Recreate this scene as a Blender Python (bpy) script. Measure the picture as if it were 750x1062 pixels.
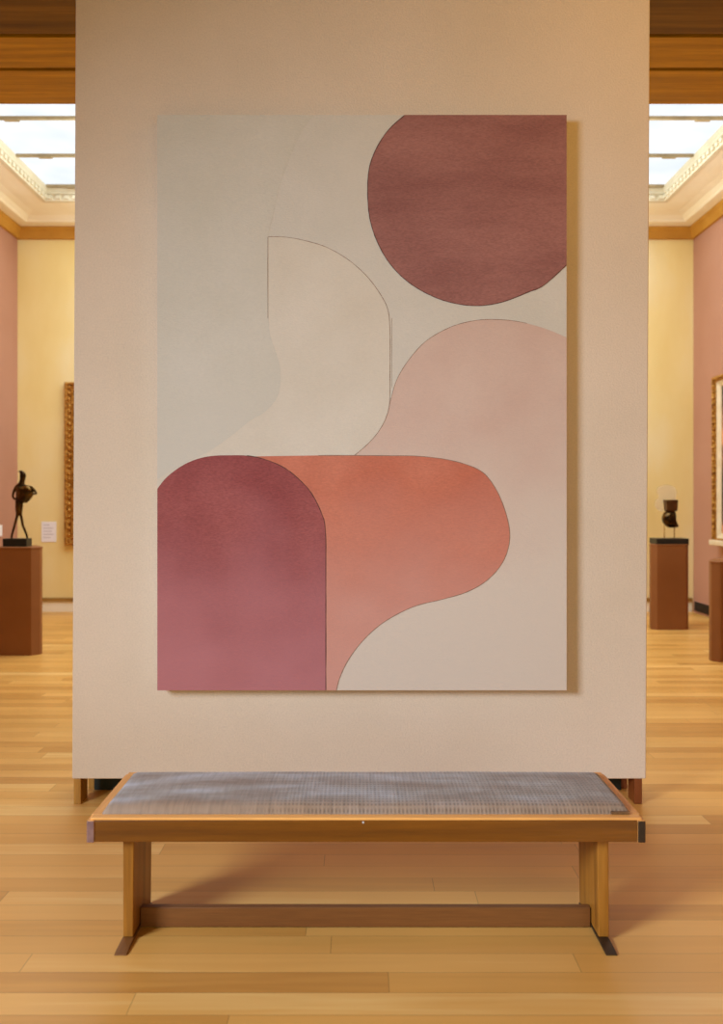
import bpy, bmesh, math, random
from mathutils import Vector, Matrix
random.seed(7)
C = bpy.context.scene.collection
S = bpy.context.scene
for o in list(bpy.data.objects): bpy.data.objects.remove(o)

# ------------------------------------------------------------------ camera, world, lights, exposure
EYE = 1.59; F = 870.0; VX, VY = 372.0, 520.0
cd = bpy.data.cameras.new('camera'); cam = bpy.data.objects.new('camera', cd); C.objects.link(cam)
cam.location = (0, 0, EYE); cam.rotation_euler = (math.pi/2, 0, 0)
cd.sensor_fit = 'VERTICAL'; cd.sensor_height = 36; cd.lens = F/1062*36
cd.shift_x = 3/1062; cd.shift_y = -11/1062; cd.clip_start = 0.05
cd.dof.use_dof = True; cd.dof.focus_distance = 4.0; cd.dof.aperture_fstop = 2.0
S.camera = cam
S.view_settings.view_transform = 'Standard'; S.view_settings.look = 'None'
S.view_settings.exposure = 0.0; S.view_settings.gamma = 1; S.view_settings.use_curve_mapping = False
w = bpy.data.worlds.new('world'); S.world = w; w.use_nodes = True
w.node_tree.nodes['Background'].inputs[0].default_value = (1.0, 0.80, 0.22, 1)
w.node_tree.nodes['Background'].inputs[1].default_value = 0.58

def area(name, loc, target, size, power, col, sy=None):
    l = bpy.data.lights.new(name, 'AREA'); l.energy = power; l.color = col
    l.shape = 'RECTANGLE'; l.size = size; l.size_y = sy or size
    o = bpy.data.objects.new(name, l); C.objects.link(o); o.location = loc
    d = Vector(target) - Vector(loc); o.rotation_euler = d.to_track_quat('-Z', 'Y').to_euler()
    return o
area('window_daylight', (-4.2, -0.6, 3.0), (3.1, 4.4, -0.35), 1.7, 92, (0.89, 1.0, 1.18)).data.spread = math.radians(87)
area('wall_washer', (2.1, 2.8, 4.55), (1.7, 4.4, 3.2), 1.5, 13, (1.0, 0.52, 0.03), .5)
area('skylight_daylight', (0, 9.3, 5.70), (0, 9.3, 0), 7.6, 300, (0.88, 1.0, 1.10), 3.4)
area('cove_fill', (0, 9.3, 4.6), (0, 9.3, 6), 6.5, 230, (0.80, 0.97, 1.0), 3.0)  # added upward fill to brighten the cove and far gallery, no such fixture
area('front_fill', (2.6, -1.6, 1.2), (1.2, 4.4, 0.5), 2.0, 10, (0.92, 0.98, 1.1), 1.4).data.spread = math.radians(110)  # added fill from behind the camera, brightening the right of the display wall
SKY = 1.12

# ------------------------------------------------------------------ helpers
def P(x, y, D):                                # photo position and distance -> a point of the place
    return Vector(((x-VX)*D/F, D, EYE-(y-VY)*D/F))
def lin(c):
    return tuple(((v/255)/12.92 if v/255 <= .04045 else ((v/255+.055)/1.055)**2.4) for v in c) + (1,)
def tag(o, label=None, cat=None, group=None, kind=None):
    if label: o['label'] = label
    if cat: o['category'] = cat
    if group: o['group'] = group
    if kind: o['kind'] = kind
    return o
def empty(name, loc, label, cat, group=None):
    o = bpy.data.objects.new(name, None); C.objects.link(o); o.location = loc; o.empty_display_size = .1
    return tag(o, label, cat, group)
def obj(name, bm, mats, parent=None, smooth=False, bevel=0, seg=2):
    me = bpy.data.meshes.new(name)
    bmesh.ops.recalc_face_normals(bm, faces=bm.faces) if not getattr(obj, 'keep', False) else None
    bm.to_mesh(me); bm.free()
    for m in (mats if isinstance(mats, (list, tuple)) else [mats]): me.materials.append(m)
    o = bpy.data.objects.new(name, me); C.objects.link(o)
    if parent:
        o.parent = parent
        root, off = parent, Vector((0, 0, 0))
        while root: off += root.location; root = root.parent
        me.transform(Matrix.Translation(-off))
    if smooth:
        for p in me.polygons: p.use_smooth = True
    if bevel:
        b = o.modifiers.new('bevel', 'BEVEL'); b.width = bevel; b.segments = seg; b.limit_method = 'ANGLE'
        for p in me.polygons: p.use_smooth = True
        wn = o.modifiers.new('wn', 'WEIGHTED_NORMAL'); wn.keep_sharp = False
    return o
def struct(name, bm, mats, parent=None, **k):
    o = obj(name, bm, mats, parent, **k)
    if not parent: o['kind'] = 'structure'
    return o
def box(bm, x0, x1, y0, y1, z0, z1, mi=0):
    v = [bm.verts.new(p) for p in ((x0,y0,z0),(x1,y0,z0),(x1,y1,z0),(x0,y1,z0),(x0,y0,z1),(x1,y0,z1),(x1,y1,z1),(x0,y1,z1))]
    for f in ((0,1,2,3),(4,7,6,5),(0,4,5,1),(1,5,6,2),(2,6,7,3),(3,7,4,0)):
        fc = bm.faces.new([v[i] for i in f]); fc.material_index = mi
def prism(bm, pts, z0, z1, mi=0):
    a = [bm.verts.new((x, y, z0)) for x, y in pts]; b = [bm.verts.new((x, y, z1)) for x, y in pts]
    n = len(pts)
    fs = [bm.faces.new(a[::-1]), bm.faces.new(b)] + [bm.faces.new((a[i], a[(i+1) % n], b[(i+1) % n], b[i])) for i in range(n)]
    for f in fs: f.material_index = mi
def loft(bm, rings, cap=True, mi=0):
    R = [[bm.verts.new(p) for p in r] for r in rings]; n = len(R[0]); fs = []
    for a, b in zip(R, R[1:]):
        for i in range(n): fs.append(bm.faces.new((a[i], a[(i+1) % n], b[(i+1) % n], b[i])))
    if cap: fs += [bm.faces.new(R[0][::-1]), bm.faces.new(R[-1])]
    for f in fs: f.material_index = mi
def tube(bm, pts, radii, n=12, mi=0):
    pts = [Vector(p) for p in pts]; rings = []
    for i, p in enumerate(pts):
        t = (pts[min(i+1, len(pts)-1)] - pts[max(i-1, 0)]).normalized()
        u = t.cross(Vector((0, 1, 0)))
        if u.length < .1: u = t.cross(Vector((1, 0, 0)))
        u.normalize(); v = t.cross(u)
        rings.append([p + (u*math.cos(a) + v*math.sin(a))*radii[i] for a in [2*math.pi*k/n for k in range(n)]])
    loft(bm, rings, mi=mi)
def spline(pts, per=8):
    out = []
    for i in range(len(pts)-1):
        p0 = pts[max(i-1, 0)]; p1 = pts[i]; p2 = pts[i+1]; p3 = pts[min(i+2, len(pts)-1)]
        for k in range(per):
            t = k/per
            out.append(tuple(.5*((2*p1[j]) + (-p0[j]+p2[j])*t + (2*p0[j]-5*p1[j]+4*p2[j]-p3[j])*t*t + (-p0[j]+3*p1[j]-3*p2[j]+p3[j])*t**3) for j in range(2)))
    out.append(pts[-1]); return out

# ------------------------------------------------------------------ materials
def base(name, rough=.6, metal=0, spec=.5):
    m = bpy.data.materials.new(name); m.use_nodes = True; nt = m.node_tree
    b = nt.nodes['Principled BSDF']; b.inputs['Roughness'].default_value = rough; b.inputs['Metallic'].default_value = metal
    b.inputs['Specular IOR Level'].default_value = spec
    return m, nt, b
def N(nt, t, **k):
    n = nt.nodes.new(t)
    for a, v in k.items(): setattr(n, a, v)
    return n
def mottled(name, cols, scale=3, stretch=(1,1,1), rough=.7, metal=0, bump=0, bscale=60, bstretch=(1,1,1), detail=4, lo=.3, hi=.7, spec=.4, fine=0, coords='Object'):
    """noise blended between two or three colours, with an optional fine bump and fine colour grain"""
    m, nt, b = base(name, rough, metal, spec); L = nt.links.new
    tc = N(nt, 'ShaderNodeTexCoord'); mp = N(nt, 'ShaderNodeMapping'); mp.inputs['Scale'].default_value = stretch
    L(tc.outputs[coords], mp.inputs[0])
    no = N(nt, 'ShaderNodeTexNoise'); no.inputs['Scale'].default_value = scale; no.inputs['Detail'].default_value = detail
    L(mp.outputs[0], no.inputs['Vector'])
    r = N(nt, 'ShaderNodeValToRGB'); L(no.outputs['Fac'], r.inputs[0])
    e = r.color_ramp.elements; e[0].position = lo; e[1].position = hi
    e[0].color = lin(cols[0]); e[1].color = lin(cols[-1])
    if len(cols) == 3:
        q = e.new((lo+hi)/2); q.color = lin(cols[1])
    out = r.outputs[0]
    if bump or fine:
        mp2 = N(nt, 'ShaderNodeMapping'); mp2.inputs['Scale'].default_value = bstretch; L(tc.outputs[coords], mp2.inputs[0])
        n2 = N(nt, 'ShaderNodeTexNoise'); n2.inputs['Scale'].default_value = bscale; n2.inputs['Detail'].default_value = 3
        L(mp2.outputs[0], n2.inputs['Vector'])
        if bump:
            bp = N(nt, 'ShaderNodeBump'); bp.inputs['Strength'].default_value = bump; bp.inputs['Distance'].default_value = .004
            L(n2.outputs['Fac'], bp.inputs['Height']); L(bp.outputs[0], b.inputs['Normal'])
        if fine:
            mr = N(nt, 'ShaderNodeMapRange'); mr.inputs['From Min'].default_value = .3; mr.inputs['From Max'].default_value = .7
            mr.inputs['To Min'].default_value = 1-fine; mr.inputs['To Max'].default_value = 1+fine
            L(n2.outputs['Fac'], mr.inputs[0])
            mx = N(nt, 'ShaderNodeVectorMath', operation='SCALE'); L(out, mx.inputs[0]); L(mr.outputs[0], mx.inputs['Scale'])
            out = mx.outputs[0]
    L(out, b.inputs['Base Color'])
    return m
def wood(name, cols, axis='x', rough=.4, spec=.5, s=1.0):
    st = {'x': (.6, 14, 14), 'y': (14, .6, 14), 'z': (14, 14, .6)}[axis]
    st2 = {'x': (.05, 1, 1), 'y': (1, .05, 1), 'z': (1, 1, .05)}[axis]
    return mottled(name, cols, scale=1.3*s, stretch=st, rough=rough, bump=.15, bscale=160, bstretch=st2, fine=.10, spec=spec, detail=5)

def floor_material():
    m, nt, b = base('maple_strip_floor', .33, 0, .6); L = nt.links.new
    tc = N(nt, 'ShaderNodeTexCoord'); sp = N(nt, 'ShaderNodeSeparateXYZ'); L(tc.outputs['Object'], sp.inputs[0])
    def M(op, a, bb=None, c=None):
        n = N(nt, 'ShaderNodeMath', operation=op)
        for i, v in enumerate((a, bb, c)):
            if v is None: continue
            if isinstance(v, (int, float)): n.inputs[i].default_value = v
            else: L(v, n.inputs[i])
        return n.outputs[0]
    W, LN = .118, 1.9
    ry = M('DIVIDE', sp.outputs[1], W); row = M('FLOOR', ry); fy = M('FRACT', ry)
    wn = N(nt, 'ShaderNodeTexWhiteNoise', noise_dimensions='1D'); L(row, wn.inputs['W'])
    rx = M('DIVIDE', M('ADD', sp.outputs[0], M('MULTIPLY', wn.outputs[0], 7.3)), LN); col = M('FLOOR', rx); fx = M('FRACT', rx)
    cb = N(nt, 'ShaderNodeCombineXYZ'); L(col, cb.inputs[0]); L(row, cb.inputs[1])
    w2 = N(nt, 'ShaderNodeTexWhiteNoise', noise_dimensions='2D'); L(cb.outputs[0], w2.inputs['Vector'])
    # grain, offset per board
    mp = N(nt, 'ShaderNodeMapping'); mp.inputs['Scale'].default_value = (.5, 9, 1); L(tc.outputs['Object'], mp.inputs[0])
    ad = N(nt, 'ShaderNodeVectorMath', operation='ADD'); L(mp.outputs[0], ad.inputs[0]); L(w2.outputs['Color'], ad.inputs[1])
    n1 = N(nt, 'ShaderNodeTexNoise'); n1.inputs['Scale'].default_value = 2.2; n1.inputs['Detail'].default_value = 6; n1.inputs['Distortion'].default_value = .6
    L(ad.outputs[0], n1.inputs['Vector'])
    f = M('ADD', M('MULTIPLY', w2.outputs[0], .55), M('MULTIPLY', n1.outputs['Fac'], .45))
    r = N(nt, 'ShaderNodeValToRGB'); L(f, r.inputs[0]); e = r.color_ramp.elements
    e[0].position = .12; e[0].color = lin((192, 136, 62)); e[1].position = .92; e[1].color = lin((244, 210, 136))
    q = e.new(.4); q.color = lin((218, 164, 82)); q = e.new(.7); q.color = lin((230, 178, 96))
    # slow wear patches
    n3 = N(nt, 'ShaderNodeTexNoise'); n3.inputs['Scale'].default_value = .9; L(tc.outputs['Object'], n3.inputs['Vector'])
    mr = N(nt, 'ShaderNodeMapRange'); L(n3.outputs['Fac'], mr.inputs[0]); mr.inputs['From Min'].default_value = .35; mr.inputs['From Max'].default_value = .65
    mr.inputs['To Min'].default_value = .93; mr.inputs['To Max'].default_value = 1.06
    gapy = M('LESS_THAN', M('MINIMUM', fy, M('SUBTRACT', 1, fy)), .010)
    gapx = M('LESS_THAN', M('MINIMUM', fx, M('SUBTRACT', 1, fx)), .0008)
    g = M('MAXIMUM', gapy, gapx); k = M('MULTIPLY', mr.outputs[0], M('SUBTRACT', 1, M('MULTIPLY', g, .38)))
    sc = N(nt, 'ShaderNodeVectorMath', operation='SCALE'); L(r.outputs[0], sc.inputs[0]); L(k, sc.inputs['Scale'])
    L(sc.outputs[0], b.inputs['Base Color'])
    rr = M('ADD', M('MULTIPLY', n1.outputs['Fac'], .2), .28); L(rr, b.inputs['Roughness'])
    bp = N(nt, 'ShaderNodeBump'); bp.inputs['Strength'].default_value = .12; bp.inputs['Distance'].default_value = .002
    L(M('ADD', n1.outputs['Fac'], M('MULTIPLY', g, -1)), bp.inputs['Height']); L(bp.outputs[0], b.inputs['Normal'])
    return m
M_floor = floor_material()
M_part = mottled('partition_linen', [(218,202,180), (228,212,192)], scale=1.1, rough=.9, bump=.5, bscale=110, spec=.15, fine=.045)
M_yellow = mottled('yellow_plaster', [(238,214,140), (244,224,158), (248,234,186)], scale=.9, stretch=(1.3,1,.6), rough=.75, spec=.25)
M_pink = mottled('rose_plaster', [(184,136,112), (196,150,128)], scale=.7, rough=.8, spec=.2)
M_cream = mottled('cream_plaster', [(248,236,208), (252,244,222)], scale=2, rough=.7, spec=.2)
M_white = mottled('white_moulding', [(214,200,168), (224,212,184)], scale=4, rough=.6)
M_gilt_trim = mottled('ochre_crown', [(184,130,44), (202,148,58)], scale=3, rough=.6)
M_ceil = wood('ceiling_oak', [(156,114,18), (180,134,24), (200,152,32)], 'x', rough=.55, spec=.3)
M_ceil2 = wood('ceiling_oak_shaded', [(92,64,14), (112,80,20), (134,98,30)], 'x', rough=.6, spec=.3)  # same oak with shade put into its colour, for the nearest visible board
M_dark = mottled('dark_recess', [(22,16,10), (34,26,18)], scale=8, rough=.9)
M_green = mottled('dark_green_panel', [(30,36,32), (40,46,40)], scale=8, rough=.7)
M_base = mottled('baseboard_cream', [(248,240,212), (252,246,224)], scale=3, rough=.6)
M_baserail = mottled('baseboard_ochre', [(150,112,50), (168,128,62)], scale=3, rough=.5)

def skylight_mat():
    m = bpy.data.materials.new('daylit_glass'); m.use_nodes = True; nt = m.node_tree; nt.nodes.clear(); L = nt.links.new
    o = N(nt, 'ShaderNodeOutputMaterial'); e = N(nt, 'ShaderNodeEmission'); e.inputs[1].default_value = SKY
    tc = N(nt, 'ShaderNodeTexCoord'); n = N(nt, 'ShaderNodeTexNoise'); n.inputs['Scale'].default_value = 1.2; L(tc.outputs['Object'], n.inputs['Vector'])
    r = N(nt, 'ShaderNodeValToRGB'); L(n.outputs['Fac'], r.inputs[0]); r.color_ramp.elements[0].position = .35; r.color_ramp.elements[1].position = .6
    r.color_ramp.elements[0].color = (.80, .86, .90, 1); r.color_ramp.elements[1].color = (.95, .98, 1, 1)
    L(r.outputs[0], e.inputs[0]); L(e.outputs[0], o.inputs[0]); return m
M_sky = skylight_mat()

# ------------------------------------------------------------------ structure
XL, XR, YB, YF = -4.92, 4.83, 12.1, -3.0
WT = 5.385                                        # top of the wall, where the crown begins
bm = bmesh.new(); box(bm, XL-.3, XR+.3, YF, YB+.3, -.12, 0); struct('floor', bm, M_floor)
bm = bmesh.new(); box(bm, XL-.3, XR+.3, YB, YB+.3, 0, 6.0); struct('wall_back', bm, M_yellow)
bm = bmesh.new(); box(bm, XL-.3, XL, YF, YB, 0, 6.0); struct('wall_left', bm, M_pink)
bm = bmesh.new(); box(bm, XR, XR+.3, YF, YB, 0, 6.0); struct('wall_right', bm, M_pink)

# near ceiling of broad oak boards with dark shadow gaps, ending where the skylit gallery starts
HC = EYE + 3.10
edges = [6.545, 6.02, 5.585, 5.10, 4.70, 4.28, 3.86]
while edges[-1] > YF+.4: edges.append(edges[-1]-.42)
bm = bmesh.new()
for i, (a, b_) in enumerate(zip(edges, edges[1:])):
    g = .022
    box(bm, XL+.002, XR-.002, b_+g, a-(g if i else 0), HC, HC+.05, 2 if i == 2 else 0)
box(bm, XL+.002, XR-.002, edges[-1], edges[0]-.005, HC+.05, HC+.20, 1)
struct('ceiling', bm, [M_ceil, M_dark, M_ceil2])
bm = bmesh.new(); box(bm, XL+.002, XR-.002, 6.40, 6.66, HC+.201, 6.0); struct('wall_front', bm, M_cream)

# crown, cove and dentil course running round the skylit gallery
YG = 6.662
def course(prof, bm, mi=0, ex=1e-3):
    x0, x1, y0, y1 = XL+ex, XR-ex, YG+ex, YB-ex
    rings = []
    for t, z in prof:
        ix, iy = t*.80, t*1.0
        rings.append([bm.verts.new(p) for p in ((x0+ix,y0+iy*.6,z),(x1-ix,y0+iy*.6,z),(x1-ix,y1-iy,z),(x0+ix,y1-iy,z))])
    for a, b_ in zip(rings, rings[1:]):
        for i in range(4):
            f = bm.faces.new((a[i], a[(i+1)%4], b_[(i+1)%4], b_[i])); f.material_index = mi
bm = bmesh.new(); course([(0,WT-.02),(.05,WT-.02),(.07,WT+.03),(.09,WT+.07),(.12,WT+.10),(.12,WT+.135),(0,WT+.135),(0,WT-.02)], bm); struct('trim_1', bm, M_gilt_trim)
bm = bmesh.new()
course([(0,5.521),(.29,5.521),(.31,5.53),(.31,5.545),(.33,5.56),(.38,5.59),(.5,5.605),(.7,5.605),(.84,5.60),(.88,5.59),(.88,5.63),(0,5.70)], bm)
struct('trim_2', bm, M_cream)
bm = bmesh.new()
course([(.882,5.582),(.95,5.582),(.955,5.60),(.955,5.655),(.99,5.665),(.99,5.70),(1.0,5.72),(1.0,5.76),(.882,5.76)], bm)
x0, x1, y0, y1 = XL+.80*.955, XR-.80*.955, YG+.6*.955, YB-.955
n = 74
for i in range(n):
    a = x0 + (x1-x0)*(i+.5)/n; box(bm, a-.03, a+.03, y1-.03, y1+.01, 5.603, 5.65); box(bm, a-.03, a+.03, y0-.01, y0+.03, 5.603, 5.65)
n = 34
for i in range(n):
    a = y0 + (y1-y0)*(i+.5)/n; box(bm, x0-.01, x0+.03, a-.03, a+.03, 5.603, 5.65); box(bm, x1-.03, x1+.01, a-.03, a+.03, 5.603, 5.65)
struct('trim_3', bm, M_white)
# the skylight itself
sx0, sx1, sy0, sy1 = XL+.80, XR-.80, YG+.6, YB-1.0
bm = bmesh.new(); box(bm, sx0-.02, sx1+.02, sy0-.02, sy1+.02, 5.77, 5.79)
win = struct('window_1', bm, M_sky)
M_bar = mottled('aged_brass_bar', [(150,128,92), (176,152,112)], scale=6, rough=.5)
for k in range(5):
    y = sy1 - .02 - 1.0*k*.985 if k else sy1-.03
    if y < sy0: break
    bm = bmesh.new(); box(bm, sx0, sx1, y-.018, y+.018, 5.735, 5.769); o = obj('glazing_bar', bm, M_bar, win)
    for x in (-3.77, -1.26, 1.26, 3.74):
        bm = bmesh.new(); box(bm, x-.08, x+.08, y-.025, y+.025, 5.722, 5.74); obj('bracket', bm, M_bar, o)

# baseboards
bm = bmesh.new(); box(bm, XL+.03, XR-.03, YB-.025, YB-.001, .001, .15); box(bm, XL+.03, XR-.03, YB-.04, YB-.001, .15, .20, 1); struct('baseboard_back', bm, [M_base, M_baserail])
bm = bmesh.new(); box(bm, XL+.001, XL+.028, YF, YB-.05, .001, .17); struct('baseboard_left', bm, M_pink)
bm = bmesh.new(); box(bm, XR-.02, XR-.001, YF, YB-.05, .001, .17); struct('baseboard_right', bm, M_pink)
t = empty('floor_vent', (XR-.02, 11.85, .04), 'dark louvred vent at the foot of the rose wall on the right', 'vent')
bm = bmesh.new(); box(bm, XR-.03, XR-.0205, 11.2, 11.99, .03, .16); obj('vent_frame', bm, M_dark, t)
bm = bmesh.new()
for k in range(5): box(bm, XR-.04, XR-.031, 11.22, 11.97, .04+k*.024, .05+k*.024)
obj('louvre', bm, mottled('vent_iron', [(46,34,24), (58,44,32)], scale=6, rough=.5), t)

# ------------------------------------------------------------------ free standing display wall
PD = 4.40
pz = EYE-(808-VY)*PD/F
t = empty('display_wall', (0, PD+.2, 0), 'tall beige display wall standing free on short wooden feet', 'partition')
bm = bmesh.new()
xb0, xb1 = (74.5-VX)*PD/F, (670.5-VX)*PD/F
xt0, xt1 = (78.2-VX)*PD/F, (674.5-VX)*PD/F
zt = 4.62; k = (zt-pz)/((520*PD/F)+EYE-pz)
xt0 = xb0+(xt0-xb0)*k; xt1 = xb1+(xt1-xb1)*k
vs = [bm.verts.new(p) for p in ((xb0,PD,pz),(xb1,PD,pz),(xb1,PD+.36,pz),(xb0,PD+.36,pz),(xt0,PD,zt),(xt1,PD,zt),(xt1,PD+.36,zt),(xt0,PD+.36,zt))]
for f in ((0,1,2,3),(4,7,6,5),(0,4,5,1),(1,5,6,2),(2,6,7,3),(3,7,4,0)): bm.faces.new([vs[i] for i in f])
obj('wall_panel', bm, M_part, t, bevel=.008, seg=3)
M_foot = wood('foot_oak', [(134,88,26), (164,114,42), (184,136,60)], 'z')
M_foot2 = wood('foot_redwood', [(116,58,20), (144,76,30)], 'z')
for a, b_, m in ((76, 83.5, M_foot), (658.5, 666.5, M_foot2)):
    for yy in (PD+.005, PD+.245):
        bm = bmesh.new(); box(bm, (a-VX)*PD/F, (b_-VX)*PD/F, yy, yy+.11, 0, pz+.001)
        o = obj('foot', bm, m, t, bevel=.003)
        if m is M_foot2: o['label'] = 'reddish wooden foot'
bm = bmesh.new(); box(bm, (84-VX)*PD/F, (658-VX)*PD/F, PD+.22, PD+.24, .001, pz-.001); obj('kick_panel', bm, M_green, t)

# ------------------------------------------------------------------ abstract painting
CD = PD-.085; SC = F/CD
t = empty('canvas_painting', ((375.5-VX)/SC, PD-.03, EYE-(417-VY)/SC), 'large abstract canvas of mauve, terracotta and cream rounded shapes on the display wall', 'painting')
def cx(p, lay): return Vector(((p[0]-VX)/SC, CD-lay*.0004, EYE-(p[1]-VY)/SC))
M_canvas = mottled('bare_canvas_edge', [(214,208,196), (222,216,206)], scale=20, rough=.8, bump=.3, bscale=500)
bm = bmesh.new(); a = cx((163,716.2),0); b_ = cx((588,119),0); box(bm, a.x, b_.x, CD+.0005, PD-.001, a.z, b_.z); obj('stretched_canvas', bm, M_canvas, t, bevel=.005, seg=3)
def paint(name, cols, scale=3, stretch=(1,1,1), fine=.07, bst=(.45,1,1.3), lo=.3, hi=.7, grad=None):
    m = mottled(name, cols, scale=scale, stretch=stretch, rough=.78, bump=.3, bscale=150, bstretch=bst, fine=fine, lo=lo, hi=hi, spec=.2, detail=3)
    if grad:                                       # pigment thinned out towards one end of the shape
        nt = m.node_tree; L = nt.links.new; b = nt.nodes['Principled BSDF']; src = b.inputs['Base Color'].links[0].from_socket
        tc = N(nt, 'ShaderNodeTexCoord'); sp = N(nt, 'ShaderNodeSeparateXYZ'); L(tc.outputs['Object'], sp.inputs[0])
        ax, v0, v1, c2 = grad
        no = N(nt, 'ShaderNodeTexNoise'); no.inputs['Scale'].default_value = 2.3; L(tc.outputs['Object'], no.inputs['Vector'])
        ad = N(nt, 'ShaderNodeMath', operation='MULTIPLY_ADD'); L(no.outputs['Fac'], ad.inputs[0]); ad.inputs[1].default_value = .9*abs(v1-v0); L(sp.outputs[ax], ad.inputs[2])
        mr = N(nt, 'ShaderNodeMapRange'); o_ = .45*abs(v1-v0)
        mr.inputs['From Min'].default_value = v0+o_; mr.inputs['From Max'].default_value = v1+o_; L(ad.outputs[0], mr.inputs[0])
        mx = N(nt, 'ShaderNodeMix', data_type='RGBA'); L(mr.outputs[0], mx.inputs['Factor']); L(src, mx.inputs['A']); mx.inputs['B'].default_value = lin(c2)
        L(mx.outputs['Result'], b.inputs['Base Color'])
    return m
zc = lambda y: -(y-417)/SC                        # photo row -> height within the canvas
PM = [paint('paint_putty', [(206,202,190), (213,208,197)], fine=.025),                                            # 0 ground
      paint('paint_cream', [(212,204,188), (219,212,198)], fine=.025),                                            # 1
      paint('paint_stone', [(204,200,186), (210,206,194)], fine=.03, grad=(2, zc(380), zc(480), (206,202,190))), # 2
      paint('paint_blush', [(206,178,164), (212,188,174)], fine=.025, grad=(2, zc(430), zc(600), (216,204,190))), # 3
      paint('paint_mauve', [(144,96,90), (164,114,106)], stretch=(.6,1,2.2), fine=.14),                           # 4
      paint('paint_terracotta', [(190,108,84), (206,130,106)], scale=2.4, fine=.08, grad=(2, zc(500), zc(690), (210,156,142))), # 5
      paint('paint_burgundy', [(142,72,72), (162,92,90)], scale=2.6, fine=.16, grad=(2, zc(520), zc(700), (184,120,124))), # 6
      mottled('paint_contour', [(140,112,96), (152,124,104)], scale=20, rough=.8),                                  # 7
      mottled('paint_contour_dark', [(84,52,46), (98,62,56)], scale=20, rough=.8)]                               # 8
bm = bmesh.new()
def shape(pts, lay, mi):
    vs = [bm.verts.new(cx(p, lay)) for p in pts]; f = bm.faces.new(vs); f.material_index = mi; f.normal_update()
    if f.normal.y > 0: f.normal_flip()
def contour(pts, lay, mi, wpx=.7):
    n = len(pts); L_, R_ = [], []
    for i, p in enumerate(pts):
        a = pts[max(i-1,0)]; b_ = pts[min(i+1,n-1)]; dx, dy = b_[0]-a[0], b_[1]-a[1]; l = math.hypot(dx, dy) or 1
        h = wpx/2*(0.55+.5*random.random()); nx, ny = -dy/l*h, dx/l*h
        cl = lambda q: (min(max(q[0], 163.4), 587.6), min(max(q[1], 119.4), 715.8))
        L_.append(bm.verts.new(cx(cl((p[0]+nx, p[1]+ny)), lay))); R_.append(bm.verts.new(cx(cl((p[0]-nx, p[1]-ny)), lay)))
    for i in range(n-1):
        f = bm.faces.new((L_[i], L_[i+1], R_[i+1], R_[i])); f.material_index = mi; f.normal_update()
        if f.normal.y > 0: f.normal_flip()
X0, X1, Y0, Y1 = 163.3, 587.7, 119.3, 715.9
shape([(X0,Y0),(X1,Y0),(X1,Y1),(X0,Y1)], 0, 0)
cB = spline([(278,245.5),(297,246),(318,250),(340,257),(362,270),(381,287),(395,306),(402.5,322),(404.5,345),(404.5,385),(404,418),(400,434),(393,447),(382,460),(367,473)])
shape(cB + [(163.3,600),(X0,300),(278,300)], 1, 1)
cA = spline([(325,119.3),(314,134),(305,152),(292,186),(284,220),(278.5,246),(277.5,290),(278.5,330),(280,346),(285,362),(290,378),(291,396),(287,413),(275,427),(260,436),(240,452),(217,468),(192,480),(163.3,497)])
shape(cA + [(X0,Y0)], 2, 2)
cP = spline([(367,473),(382,460),(393,447),(401,432),(405.5,414),(412,393),(425,372),(443,353),(468,339),(493,332.5),(516,331.5),(540,334),(566,341),(587.7,350)])
shape(cP + [(X1,Y1),(345,Y1),(345,600)], 3, 3)
cC = spline([(420,119.3),(402,136),(389,157),(382.5,178),(381.5,205),(384,228),(391,250),(404,273),(424,293),(450,308),(475,315.3),(498,317),(522,313),(548,303),(564,296),(587.7,275)])
shape(cC + [(X1,Y0)], 4, 4)
cT = spline([(230,474),(330,472.4),(400,472.6),(436,473.3),(470,478),(498,488),(513,505),(523,527),(528.5,550),(527,569),(519,587),(503.6,603),(484,614),(459,621.5),(434,627.5),(413,636.5),(393,649),(375,666),(361,685),(352.5,703),(349,715.9)])
shape(cT + [(230,Y1)], 5, 5)
cD = spline([(163.3,507),(173,495),(189,483),(205,476),(221,472.8),(240,472.2),(256,472.6),(273,476),(293,484),(309,496),(322.7,511),(333,531),(337.6,550),(338,600),(338,715.9)])
shape(cD + [(X0,Y1)], 6, 6)
contour(cB[:-24], 2, 7); contour([(277.9,246),(277.9,330)], 4, 7, .5); contour(cP[:-14], 4, 7); contour(cC, 5, 8, .9)
contour(cT[8:], 6, 7, .8); contour(cD[48:], 7, 8, 1.0); contour([(406.3,330),(406.3,402)], 2, 7, .35)
obj.keep = True
obj('painted_surface', bm, PM, t); obj.keep = False

# ------------------------------------------------------------------ bench
BD0, BD1 = 2.985, 3.49                            # front and back of the seat
zs = EYE-(849.5-VY)*BD0/F; zr = EYE-(873.5-VY)*BD0/F
bx0, bx1 = (90-VX)*BD0/F, (669.5-VX)*BD0/F
M_dkrail = wood('rail_dark_wood', [(100,56,6), (116,68,9), (130,78,14)], 'x', rough=.38)  # rails coloured much darker than the frame on top
M_topx = wood('frame_oak_x', [(226,160,84), (242,184,106)], 'x', rough=.4)
M_topy = wood('frame_oak_y', [(216,150,76), (236,176,100)], 'y', rough=.4)
M_leg = wood('leg_oak', [(122,76,20), (158,104,32), (174,120,44)], 'z', rough=.4)
M_str = wood('stretcher_oak', [(112,68,30), (128,82,40)], 'x', rough=.45)
M_endl = mottled('worn_end_grain', [(122,92,88), (146,112,104)], scale=30, rough=.6)
M_endr = mottled('dark_end_grain', [(40,28,18), (66,46,26)], scale=30, rough=.5)
t = empty('gallery_bench', ((bx0+bx1)/2, 3.2, 0), 'long low wooden gallery bench with grey woven cushion in front of the display wall', 'bench')
e = .028
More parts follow.
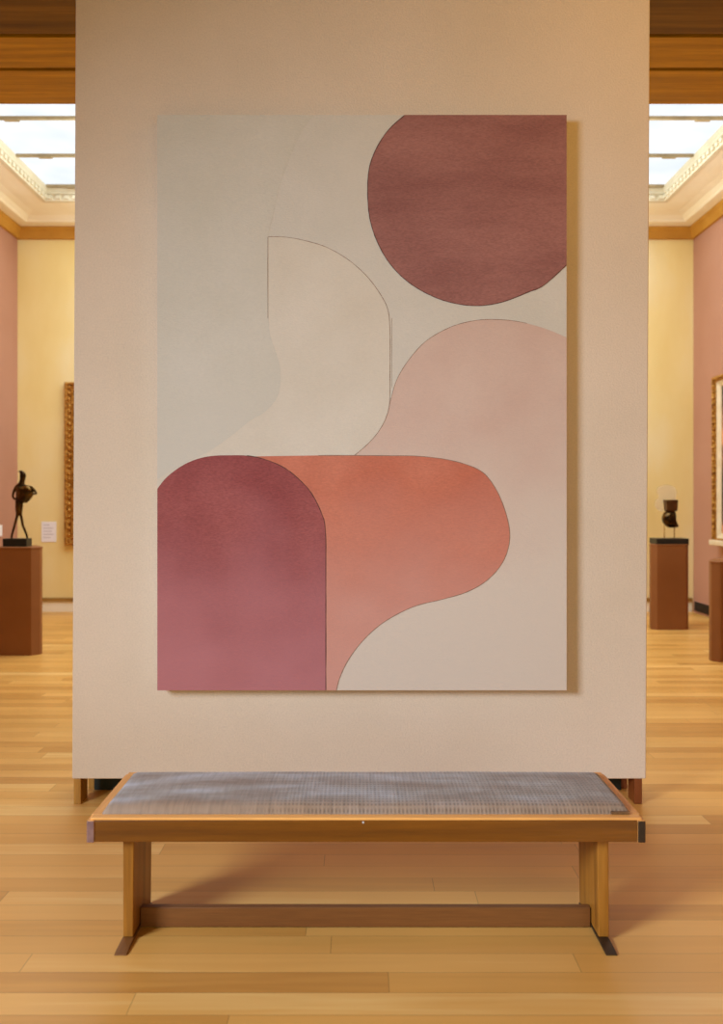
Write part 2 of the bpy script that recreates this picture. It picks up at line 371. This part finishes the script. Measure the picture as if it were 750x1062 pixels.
bm = bmesh.new(); box(bm, bx0+e, bx1-e, BD0, BD0+.035, zr, zs-.006); o = obj('front_rail', bm, M_dkrail, t, bevel=.003)
s = bmesh.new(); p = P(377, 853, BD0); bmesh.ops.create_uvsphere(s, u_segments=10, v_segments=6, radius=.004)
for v in s.verts: v.co = Vector((v.co.x, v.co.y*.5, v.co.z)) + Vector((p.x, BD0-.0005, p.z))
obj('screw', s, mottled('steel_screw', [(200,200,200),(220,220,220)], rough=.3), o, smooth=True)
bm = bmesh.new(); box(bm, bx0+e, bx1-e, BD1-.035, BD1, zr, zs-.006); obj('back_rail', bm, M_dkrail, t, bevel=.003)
for xa, xb, m in ((bx0, bx0+e-.0005, M_endl), (bx1-e+.0005, bx1, M_endr)):
    bm = bmesh.new(); box(bm, xa, xb, BD0-.004, BD1+.002, zr-.002, zs-.004)
    for f in bm.faces:
        if abs(f.calc_center_median().y-(BD0-.004)) < .001: f.material_index = 1
    obj('side_rail', bm, [M_topy, m], t, bevel=.004, seg=3)
# thin lighter frame lying on the rails round the cushion
fw = .038
for name, q, m in (('frame_front', (bx0+.012, bx1-.012, BD0+.002, BD0+fw), M_topx), ('frame_back', (bx0+.012, bx1-.012, BD1-fw, BD1), M_topx),
                   ('frame_side', (bx0+.006, bx0+.006+fw, BD0+fw, BD1-fw), M_topy), ('frame_side', (bx1-.006-fw, bx1-.006, BD0+fw, BD1-fw), M_topy)):
    bm = bmesh.new(); box(bm, *q, zs-.006, zs+.004); obj(name, bm, m, t, bevel=.0025)
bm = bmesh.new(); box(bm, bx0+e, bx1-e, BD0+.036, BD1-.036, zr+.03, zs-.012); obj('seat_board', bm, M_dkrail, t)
# legs, feet and stretcher
def leg(xa, xb, xta, xtb, m):
    ya, yb = 3.035, 3.30; z0, z1 = .013, zr-.0005
    bm = bmesh.new()
    v = [bm.verts.new(p) for p in ((xa,ya,z0),(xb,ya,z0),(xb,yb,z0),(xa,yb,z0),(xta,ya,z1),(xtb,ya,z1),(xtb,yb,z1),(xta,yb,z1))]
    for f in ((0,1,2,3),(4,7,6,5),(0,4,5,1),(1,5,6,2),(2,6,7,3),(3,7,4,0)): bm.faces.new([v[i] for i in f])
    return obj('leg', bm, m, t, bevel=.004)
X = lambda x, D: (x-VX)*D/F
lg = leg(X(127.5,3.035), X(138,3.035), X(127.5,3.035), X(139,3.035), M_leg)
rg = leg(X(621,3.035), X(632,3.035), X(619.5,3.035), X(631.5,3.035), M_leg)
def foot(parent, xc, w_, m, lab, sk):
    bm = bmesh.new(); r = []
    for y, hh, ww in ((2.935, .004, 1.0), (2.95, .007, 1.0), (3.02, .012, .95), (3.28, .012, .95), (3.31, .008, .9)):
        c = xc + (3.03-y)*sk; r.append([(c-w_*ww/2,y,0.0005),(c+w_*ww/2,y,0.0005),(c+w_*ww/2,y,hh),(c-w_*ww/2,y,hh)])
    loft(bm, r); o = obj('foot', bm, m, parent, bevel=.0015); o['label'] = lab
foot(lg, X(132.5,3.03), .044, wood('foot_brown', [(120,76,34), (146,98,50)], 'y'), 'brown wooden foot', .0)
foot(rg, X(626.5,3.03), .040, M_endr, 'black foot', .0)
bm = bmesh.new(); box(bm, X(138.5,3.035)+.001, X(620,3.035)-.001, 3.125, 3.155, .004, .077); obj('stretcher', bm, M_str, t, bevel=.003)

# cushion
BENCH_Y = 3.2
def cushion_mat():
    m, nt, b = base('grey_woven_cloth', .85, 0, .2); L = nt.links.new
    tc = N(nt, 'ShaderNodeTexCoord')
    n = N(nt, 'ShaderNodeTexNoise'); n.inputs['Scale'].default_value = 3.2; n.inputs['Detail'].default_value = 4
    mp = N(nt, 'ShaderNodeMapping'); mp.inputs['Scale'].default_value = (1, 3.2, 3); L(tc.outputs['Object'], mp.inputs[0]); L(mp.outputs[0], n.inputs['Vector'])
    r = N(nt, 'ShaderNodeValToRGB'); L(n.outputs['Fac'], r.inputs[0]); e = r.color_ramp.elements
    e[0].position = .3; e[0].color = lin((136,122,108)); e[1].position = .72; e[1].color = lin((178,184,192)); q = e.new(.5); q.color = lin((156,152,146))
    # thread lines across the seat and the fainter ribs along it
    m2 = N(nt, 'ShaderNodeMapping'); m2.inputs['Scale'].default_value = (90, 9, 9); L(tc.outputs['Object'], m2.inputs[0])
    n2 = N(nt, 'ShaderNodeTexNoise'); n2.inputs['Scale'].default_value = 1; n2.inputs['Detail'].default_value = 2; L(m2.outputs[0], n2.inputs['Vector'])
    wv = N(nt, 'ShaderNodeTexWave', bands_direction='X'); wv.inputs['Scale'].default_value = 22; wv.inputs['Distortion'].default_value = .6; L(tc.outputs['Object'], wv.inputs['Vector'])
    wy = N(nt, 'ShaderNodeTexWave', bands_direction='Y'); wy.inputs['Scale'].default_value = 16; wy.inputs['Distortion'].default_value = .6; L(tc.outputs['Object'], wy.inputs['Vector'])
    sp = N(nt, 'ShaderNodeSeparateXYZ'); L(tc.outputs['Object'], sp.inputs[0])
    ab = N(nt, 'ShaderNodeMapRange'); ab.inputs['From Min'].default_value = -.55; ab.inputs['From Max'].default_value = -.2; L(sp.outputs[0], ab.inputs[0])
    def M(op, a, c):
        k = N(nt, 'ShaderNodeMath', operation=op)
        for i, v in enumerate((a, c)):
            if isinstance(v, (int, float)): k.inputs[i].default_value = v
            else: L(v, k.inputs[i])
        return k.outputs[0]
    weave = M('MULTIPLY', wv.outputs['Fac'], wy.outputs['Fac'])
    amt = M('MULTIPLY', weave, M('MULTIPLY', ab.outputs[0], .42))
    k = M('SUBTRACT', M('ADD', M('MULTIPLY', n2.outputs['Fac'], .6), .72), amt)
    sc = N(nt, 'ShaderNodeVectorMath', operation='SCALE'); L(r.outputs[0], sc.inputs[0]); L(k, sc.inputs['Scale']); L(sc.outputs[0], b.inputs['Base Color'])
    bp = N(nt, 'ShaderNodeBump'); bp.inputs['Strength'].default_value = .5; bp.inputs['Distance'].default_value = .004; L(k, bp.inputs['Height']); L(bp.outputs[0], b.inputs['Normal'])
    b.inputs['Sheen Weight'].default_value = .2
    # the cloth turns browner towards its front border
    bd = N(nt, 'ShaderNodeMapRange'); bd.inputs['From Min'].default_value = 3.095-BENCH_Y; bd.inputs['From Max'].default_value = 3.045-BENCH_Y; L(sp.outputs[1], bd.inputs[0])
    mx = N(nt, 'ShaderNodeMix', data_type='RGBA'); L(M('MULTIPLY', bd.outputs[0], .75), mx.inputs['Factor']); L(r.outputs[0], mx.inputs['A']); mx.inputs['B'].default_value = lin((158,132,108))
    L(mx.outputs['Result'], sc.inputs[0])
    return m
cx0, cx1, cy0, cy1 = X(104.5,3.025), X(655.5,3.025), 3.025, BD1-.045
bm = bmesh.new(); nx, ny = 120, 26; zb = zs-.004; top = {}
for i in range(nx+1):
    for j in range(ny+1):
        u, v = i/nx, j/ny
        x = cx0+(cx1-cx0)*u; y = cy0+(cy1-cy0)*v
        du = min(u, 1-u)*(cx1-cx0); dv = min(v, 1-v)*(cy1-cy0)
        rd = lambda d, r: math.sqrt(max(0, 1-(1-min(d/r, 1))**2))
        h = .030*rd(du, .04)*rd(dv, .05) + .010*math.sin(math.pi*v)*min(1, du/.2)
        h += .0012*math.sin(x*9+1)*math.sin(y*14)
        # rounded corners in plan
        top[i, j] = bm.verts.new((x, y, zb+.004+h))
for i in range(nx):
    for j in range(ny): bm.faces.new((top[i,j], top[i+1,j], top[i+1,j+1], top[i,j+1]))
rim = [top[i,0] for i in range(nx+1)] + [top[nx,j] for j in range(1,ny+1)] + [top[i,ny] for i in range(nx-1,-1,-1)] + [top[0,j] for j in range(ny-1,0,-1)]
low = [bm.verts.new((v.co.x, v.co.y, zb)) for v in rim]
for i in range(len(rim)): bm.faces.new((low[i], low[(i+1)%len(rim)], rim[(i+1)%len(rim)], rim[i]))
bm.faces.new(low[::-1])
cu = obj('cushion', bm, cushion_mat(), t, smooth=True)
bm = bmesh.new(); a, b_ = X(633,3.03), X(652,3.03); box(bm, a, b_, 3.016, 3.03, zs+.0045, zs+.013)
obj('corner_tab', bm, mottled('brown_leather', [(70,48,30), (140,104,66)], scale=60, rough=.6), cu, bevel=.002)

# ------------------------------------------------------------------ framed paintings in the far gallery
M_gold = mottled('carved_gilt', [(120,74,20), (178,122,44), (214,168,84)], scale=26, rough=.42, metal=.35, bump=.8, bscale=60, detail=5)
M_liner = mottled('pale_liner', [(226,206,168), (238,222,190)], scale=8, rough=.5)
M_shadowgold = mottled('dull_gilt', [(96,58,16), (134,88,30)], scale=30, rough=.5, bump=.5, bscale=70)
def oil(name, cols): return mottled(name, cols, scale=2.6, rough=.35, lo=.38, hi=.66, detail=5)
def ring(bm, x0, x1, z0, z1, prof, f, mi=0):
    rows = []
    for ins, out in prof:
        rows.append([bm.verts.new(f(a, out, c)) for a, c in ((x0+ins,z0+ins),(x1-ins,z0+ins),(x1-ins,z1-ins),(x0+ins,z1-ins))])
    for a, b_ in zip(rows, rows[1:]):
        for i in range(4):
            q = bm.faces.new((a[i], a[(i+1)%4], b_[(i+1)%4], b_[i])); q.material_index = mi
def bumps(bm, x0, x1, z0, z1, out, f, step, r):
    """carved leaf bosses along the moulding"""
    pts = []
    nx_ = int((x1-x0)/step); nz_ = int((z1-z0)/step)
    for i in range(nx_+1): pts += [(x0+(x1-x0)*i/nx_, z0), (x0+(x1-x0)*i/nx_, z1)]
    for i in range(1, nz_): pts += [(x0, z0+(z1-z0)*i/nz_), (x1, z0+(z1-z0)*i/nz_)]
    for a, c in pts:
        R = [[f(a+r*math.cos(k*math.pi/3)*s_, out+o_, c+r*1.3*math.sin(k*math.pi/3)*s_) for k in range(6)] for s_, o_ in ((1,-.004),(.8,.012),(.35,.02))]
        loft(bm, R)
# left: on the yellow back wall
f = lambda a, o_, c: (a, YB-o_, c)
x0, x1, z0, z1 = (66-VX)*12.02/F, (66-VX)*12.02/F+1.75, EYE-(566-VY)*12.02/F, EYE+(VY-396)*12.02/F
t = empty('framed_painting', ((x0+x1)/2, YB-.03, (z0+z1)/2), 'dark oil painting in carved gilt frame on the yellow back wall', 'painting', None)
bm = bmesh.new(); ring(bm, x0, x1, z0, z1, [(0,.001),(0,.05),(.012,.075),(.03,.08),(.05,.055),(.09,.05),(.11,.07),(.125,.07),(.135,.045),(.135,.02)], f)
bumps(bm, x0+.07, x1-.07, z0+.07, z1-.07, .054, f, .085, .028); obj('frame', bm, M_gold, t)
bm = bmesh.new(); box(bm, x0+.13, x1-.13, YB-.03, YB-.002, z0+.13, z1-.13); obj('picture', bm, oil('oil_dark', [(40,26,14),(92,54,26),(226,150,96)]), t)
# right: on the rose wall
f = lambda a, o_, c: (XR-o_, a, c)
y1_ = (XR-.12)*F/(737.5-VX); y0_ = y1_-1.5; z0, z1 = EYE-(563.5-VY)*11.2/F, EYE+(VY-391)*11.2/F
t = empty('framed_painting', (XR-.03, (y0_+y1_)/2, (z0+z1)/2), 'oil painting in gilt frame with pale liner on the rose wall', 'painting', None)
bm = bmesh.new(); ring(bm, y0_, y1_, z0, z1, [(0,.001),(0,.09),(.015,.12),(.035,.12),(.05,.085),(.075,.075),(.075,.02)], f)
bumps(bm, y0_+.04, y1_-.04, z0+.04, z1-.04, .105, f, .08, .02); obj('frame', bm, M_gold, t)
bm = bmesh.new(); ring(bm, y0_+.073, y1_-.073, z0+.073, z1-.073, [(0,.02),(0,.076),(.06,.05),(.075,.02)], f); obj('liner', bm, M_liner, t)
bm = bmesh.new(); box(bm, XR-.035, XR-.002, y0_+.14, y1_-.14, z0+.14, z1-.14); obj('picture', bm, oil('oil_brown', [(58,40,24),(88,58,34),(220,150,100)]), t)
bm = bmesh.new(); box(bm, XR-.17, XR-.001, y0_+.02, y1_-.04, z0-.02, z0+.05); obj('ledge', bm, M_liner, t, bevel=.012)
# wall labels
M_card = mottled('white_card', [(244,246,252),(250,250,255)], scale=6, rough=.7); M_print = mottled('grey_print', [(196,196,206),(206,206,214)], scale=6, rough=.7)
bm = bmesh.new(); D = YB-.008; a, c = P(43,562,D), P(58.3,541,D); box(bm, a.x, c.x, YB-.008, YB-.001, a.z, c.z)
for k, (u, v) in enumerate(((.12,.55),(.12,.8),(.12,.7),(.12,.82),(.12,.62))):
    zz = c.z-.055-k*.045; box(bm, a.x+(c.x-a.x)*u, a.x+(c.x-a.x)*v, YB-.0088, YB-.008, zz, zz+.012, 1)
tag(obj('wall_label', bm, [M_card, M_print]), 'white caption card on the yellow wall beside the gilt frame', 'label')
bm = bmesh.new(); box(bm, XL+.001, XL+.008, 11.30, 11.56, EYE-(556-VY)*11.5/F, EYE-(544.5-VY)*11.5/F)
tag(obj('wall_label', bm, M_card), 'white caption card on the rose wall at the left edge', 'label')

# ------------------------------------------------------------------ plinths
M_pl = mottled('plinth_terracotta_paint', [(134,84,42), (146,94,52)], scale=2, rough=.55, spec=.35)
def plinth(xc, y0, w_, zt, label, ch=.066, dp=.42, cap=0):
    t = empty('plinth', (xc, y0+dp/2, 0), label, 'plinth', 'terracotta plinths')
    h = w_/2; pts = [(xc-h, y0),(xc+h, y0),(xc+h+ch, y0+ch*1.1),(xc+h+ch, y0+ch*1.1+.06),(xc+h*.55, y0+dp),(xc-h*.55, y0+dp),(xc-h-ch, y0+ch*1.1+.06),(xc-h-ch, y0+ch*1.1)]
    bm = bmesh.new(); prism(bm, pts, .0, zt-.02); obj('shaft', bm, M_pl, t, bevel=.004)
    bm = bmesh.new(); prism(bm, [(xc+(a-xc)*1.015, y0+dp/2+(b_-y0-dp/2)*1.015) for a, b_ in pts], zt-.02, zt); obj('top', bm, M_pl, t, bevel=.004)
    return t
D1 = EYE*F/160.0; xe = X(32.3, D1)
plinth(xe-.23, D1, .46, EYE-(567.6-VY)*D1/F, 'terracotta plinth at the left carrying the slender bronze figure')
D2 = EYE*F/133.3
plinth((X(681.8,D2)+X(711.5,D2))/2, D2, X(711.5,D2)-X(681.8,D2), EYE-(564.5-VY)*D2/F, 'terracotta plinth just right of the display wall with small bronze torso', ch=.055, dp=.38)
D3 = EYE*F/167.0; xa = X(747.3, D3)
plinth(xa+.23, D3, .46, EYE-(582.5-VY)*D3/F, 'terracotta plinth at the right edge standing before the gilt framed painting', ch=.06)

# ------------------------------------------------------------------ bronze figure on the left plinth
M_bronze = mottled('dark_bronze', [(30,22,12), (62,44,20), (110,80,36)], scale=9, rough=.2, metal=.85, bump=.3, bscale=30)
M_bronze_dk = mottled('black_bronze', [(22,20,18), (34,30,24)], scale=9, rough=.3, metal=.5)
M_black = mottled('black_stone', [(20,22,20), (30,32,28)], scale=12, rough=.4)
FD = D1+.19; zp = EYE-(567.6-VY)*D1/F
G = lambda u, v, d=0: P(u/9.375, 480+v/9.375, FD) + Vector((0, d, -.0))
t = empty('bronze_figure', (G(178,740).x, FD, zp), 'slender long legged dark bronze figure on black base, on the left plinth', 'sculpture')
dz = zp - G(0, 812).z
def g(u, v, d=0):
    p = G(u, v, d); p.z += dz; return p
bm = bmesh.new(); box(bm, g(52,0).x, g(282,0).x, FD-.07, FD+.08, zp, g(0,735).z); obj('base', bm, M_black, t, bevel=.004)
ch = [(g(118,742,-.02),.013),(g(122,705,-.02),.015),(g(150,620,-.03),.017),(g(165,540,-.01),.019),(g(182,466),.030),     # 0-4 left leg
      (g(256,742,.03),.013),(g(248,700,.03),.015),(g(222,610,.0),.017),(g(204,530,.01),.019),                            # 5-8 right leg
      (g(188,425),.052),(g(188,385),.060),(g(192,320),.046),(g(205,255),.066),(g(208,205),.040),(g(218,165),.032),(g(226,122),.048),(g(214,94),.034),(g(196,82),.016),(g(178,86),.009),  # 9-18
      (g(160,240,-.02),.026),(g(142,285,-.03),.016),(g(138,330,-.04),.016),(g(165,362,-.04),.016),                       # 19-22 left arm
      (g(262,232,.01),.022),(g(300,236,.02),.020),(g(335,272,.01),.017),(g(356,300,0),.015),(g(318,302,-.03),.015)]      # 23-27 right arm
ed = [(0,1),(1,2),(2,3),(3,4),(5,6),(6,7),(7,8),(8,4),(4,9),(9,10),(10,11),(11,12),(12,13),(13,14),(14,15),(15,16),(16,17),(17,18),(12,19),(19,20),(20,21),(21,22),(12,23),(23,24),(24,25),(25,26),(26,27)]
me = bpy.data.meshes.new('figure'); me.from_pydata([p-t.location for p, r in ch], ed, []); me.materials.append(M_bronze)
o = bpy.data.objects.new('figure', me); C.objects.link(o); o.parent = t
sk = o.modifiers.new('skin', 'SKIN'); sk.use_smooth_shade = True
for i, (p, r) in enumerate(ch):
    me.skin_vertices[0].data[i].radius = (r*.8, r*.8); me.skin_vertices[0].data[i].use_root = (i == 9)
o.modifiers.new('sub', 'SUBSURF').render_levels = 2
# folded cloak hanging from the shoulders
bm = bmesh.new(); R = []
for v, a, b_, d, off in ((216,165,262,.025,0),(232,142,300,.055,0),(262,152,322,.07,0),(300,160,322,.075,.0),(340,162,300,.065,0),(370,164,275,.05,0),(392,168,258,.03,0)):
    c = (a+b_)/2; h = (b_-a)/2; ring_ = []
    for k in range(28):
        an = 2*math.pi*k/28; fo = 1+.09*math.sin(5*an+v*.02)
        q = g(c+h*math.cos(an)*fo, v+6*math.sin(3*an), math.sin(an)*d*fo); ring_.append(q)
    R.append(ring_)
loft(bm, R); o = obj('cloak', bm, M_bronze, t, smooth=True); o.modifiers.new('sub', 'SUBSURF').render_levels = 1

# ------------------------------------------------------------------ small bronze torso on the right plinth
FD = D2+.16; zp = EYE-(564.5-VY)*D2/F
t = empty('bronze_torso', (X(694, FD), FD, zp), 'small angular bronze torso on two pins above a black base', 'sculpture')
G2 = lambda u, v, d=0: P(670+u/9.375, 480+v/9.375, FD) + Vector((0, d, 0))
dz2 = zp - G2(0, 795).z
def g2(u, v, d=0):
    p = G2(u, v, d); p.z += dz2; return p
bm = bmesh.new(); box(bm, g2(68,0).x, g2(380,0).x, FD-.13, FD+.13, zp, g2(0,742).z); obj('base', bm, M_black, t, bevel=.004)
for u in (180, 277):
    bm = bmesh.new(); tube(bm, [g2(u,745), g2(u,690), g2(u,615)], [.006,.006,.006]); obj('pin', bm, M_gold, t, smooth=True)
bm = bmesh.new(); R = []
for v, a, b_, d in ((368,186,294,.05),(375,183,297,.06),(470,190,292,.055),(480,198,286,.04)):
    R.append([g2(a,v,-d), g2((a+b_)/2,v,-d*1.15), g2(b_,v,-d), g2(b_,v,d), g2((a+b_)/2,v,d*1.1), g2(a,v,d)])
loft(bm, R); obj('shoulder_block', bm, mottled('brown_bronze', [(70,44,20),(96,64,32)], scale=12, rough=.4, metal=.6), t, bevel=.004)
bm = bmesh.new(); R = []
for v, a, b_, d in ((474,205,285,.03),(492,176,288,.06),(520,160,292,.085),(560,155,292,.09),(595,165,305,.09),(618,185,320,.075),(634,205,312,.05),(640,225,290,.02)):
    c = (a+b_)/2; h = (b_-a)/2
    R.append([g2(c+h*math.cos(2*math.pi*k/18)*(1+.10*math.sin(3*k+v*.05)), v+5*math.sin(k*1.9), math.sin(2*math.pi*k/18)*d*(1+.14*math.cos(2.3*k+v*.04))) for k in range(18)])
loft(bm, R); o = obj('torso', bm, M_bronze, t, smooth=True); o.modifiers.new('sub', 'SUBSURF').render_levels = 1
# added see-through slab standing for a faint pale blur behind the bronze
m, nt, b = base('pale_translucent', .35, 0, .3); b.inputs['Base Color'].default_value = lin((238,232,224)); b.inputs['Alpha'].default_value = .20
bm = bmesh.new(); R = []
pts = spline([(180,478),(150,482),(112,455),(100,420),(110,375),(135,345),(120,300),(125,260),(150,238),(200,226),(250,230),(290,250),(305,290),(300,335),(290,368),(186,368),(180,478)], 4)[:-1]
fr = [bm.verts.new(g2(u, v, .03)) for u, v in pts]; bk = [bm.verts.new(g2(u, v, .045)) for u, v in pts]; n = len(pts)
bm.faces.new(fr); bm.faces.new(bk[::-1])
for i in range(n): bm.faces.new((fr[i], fr[(i+1)%n], bk[(i+1)%n], bk[i]))
obj('pale_blur', bm, m, t)
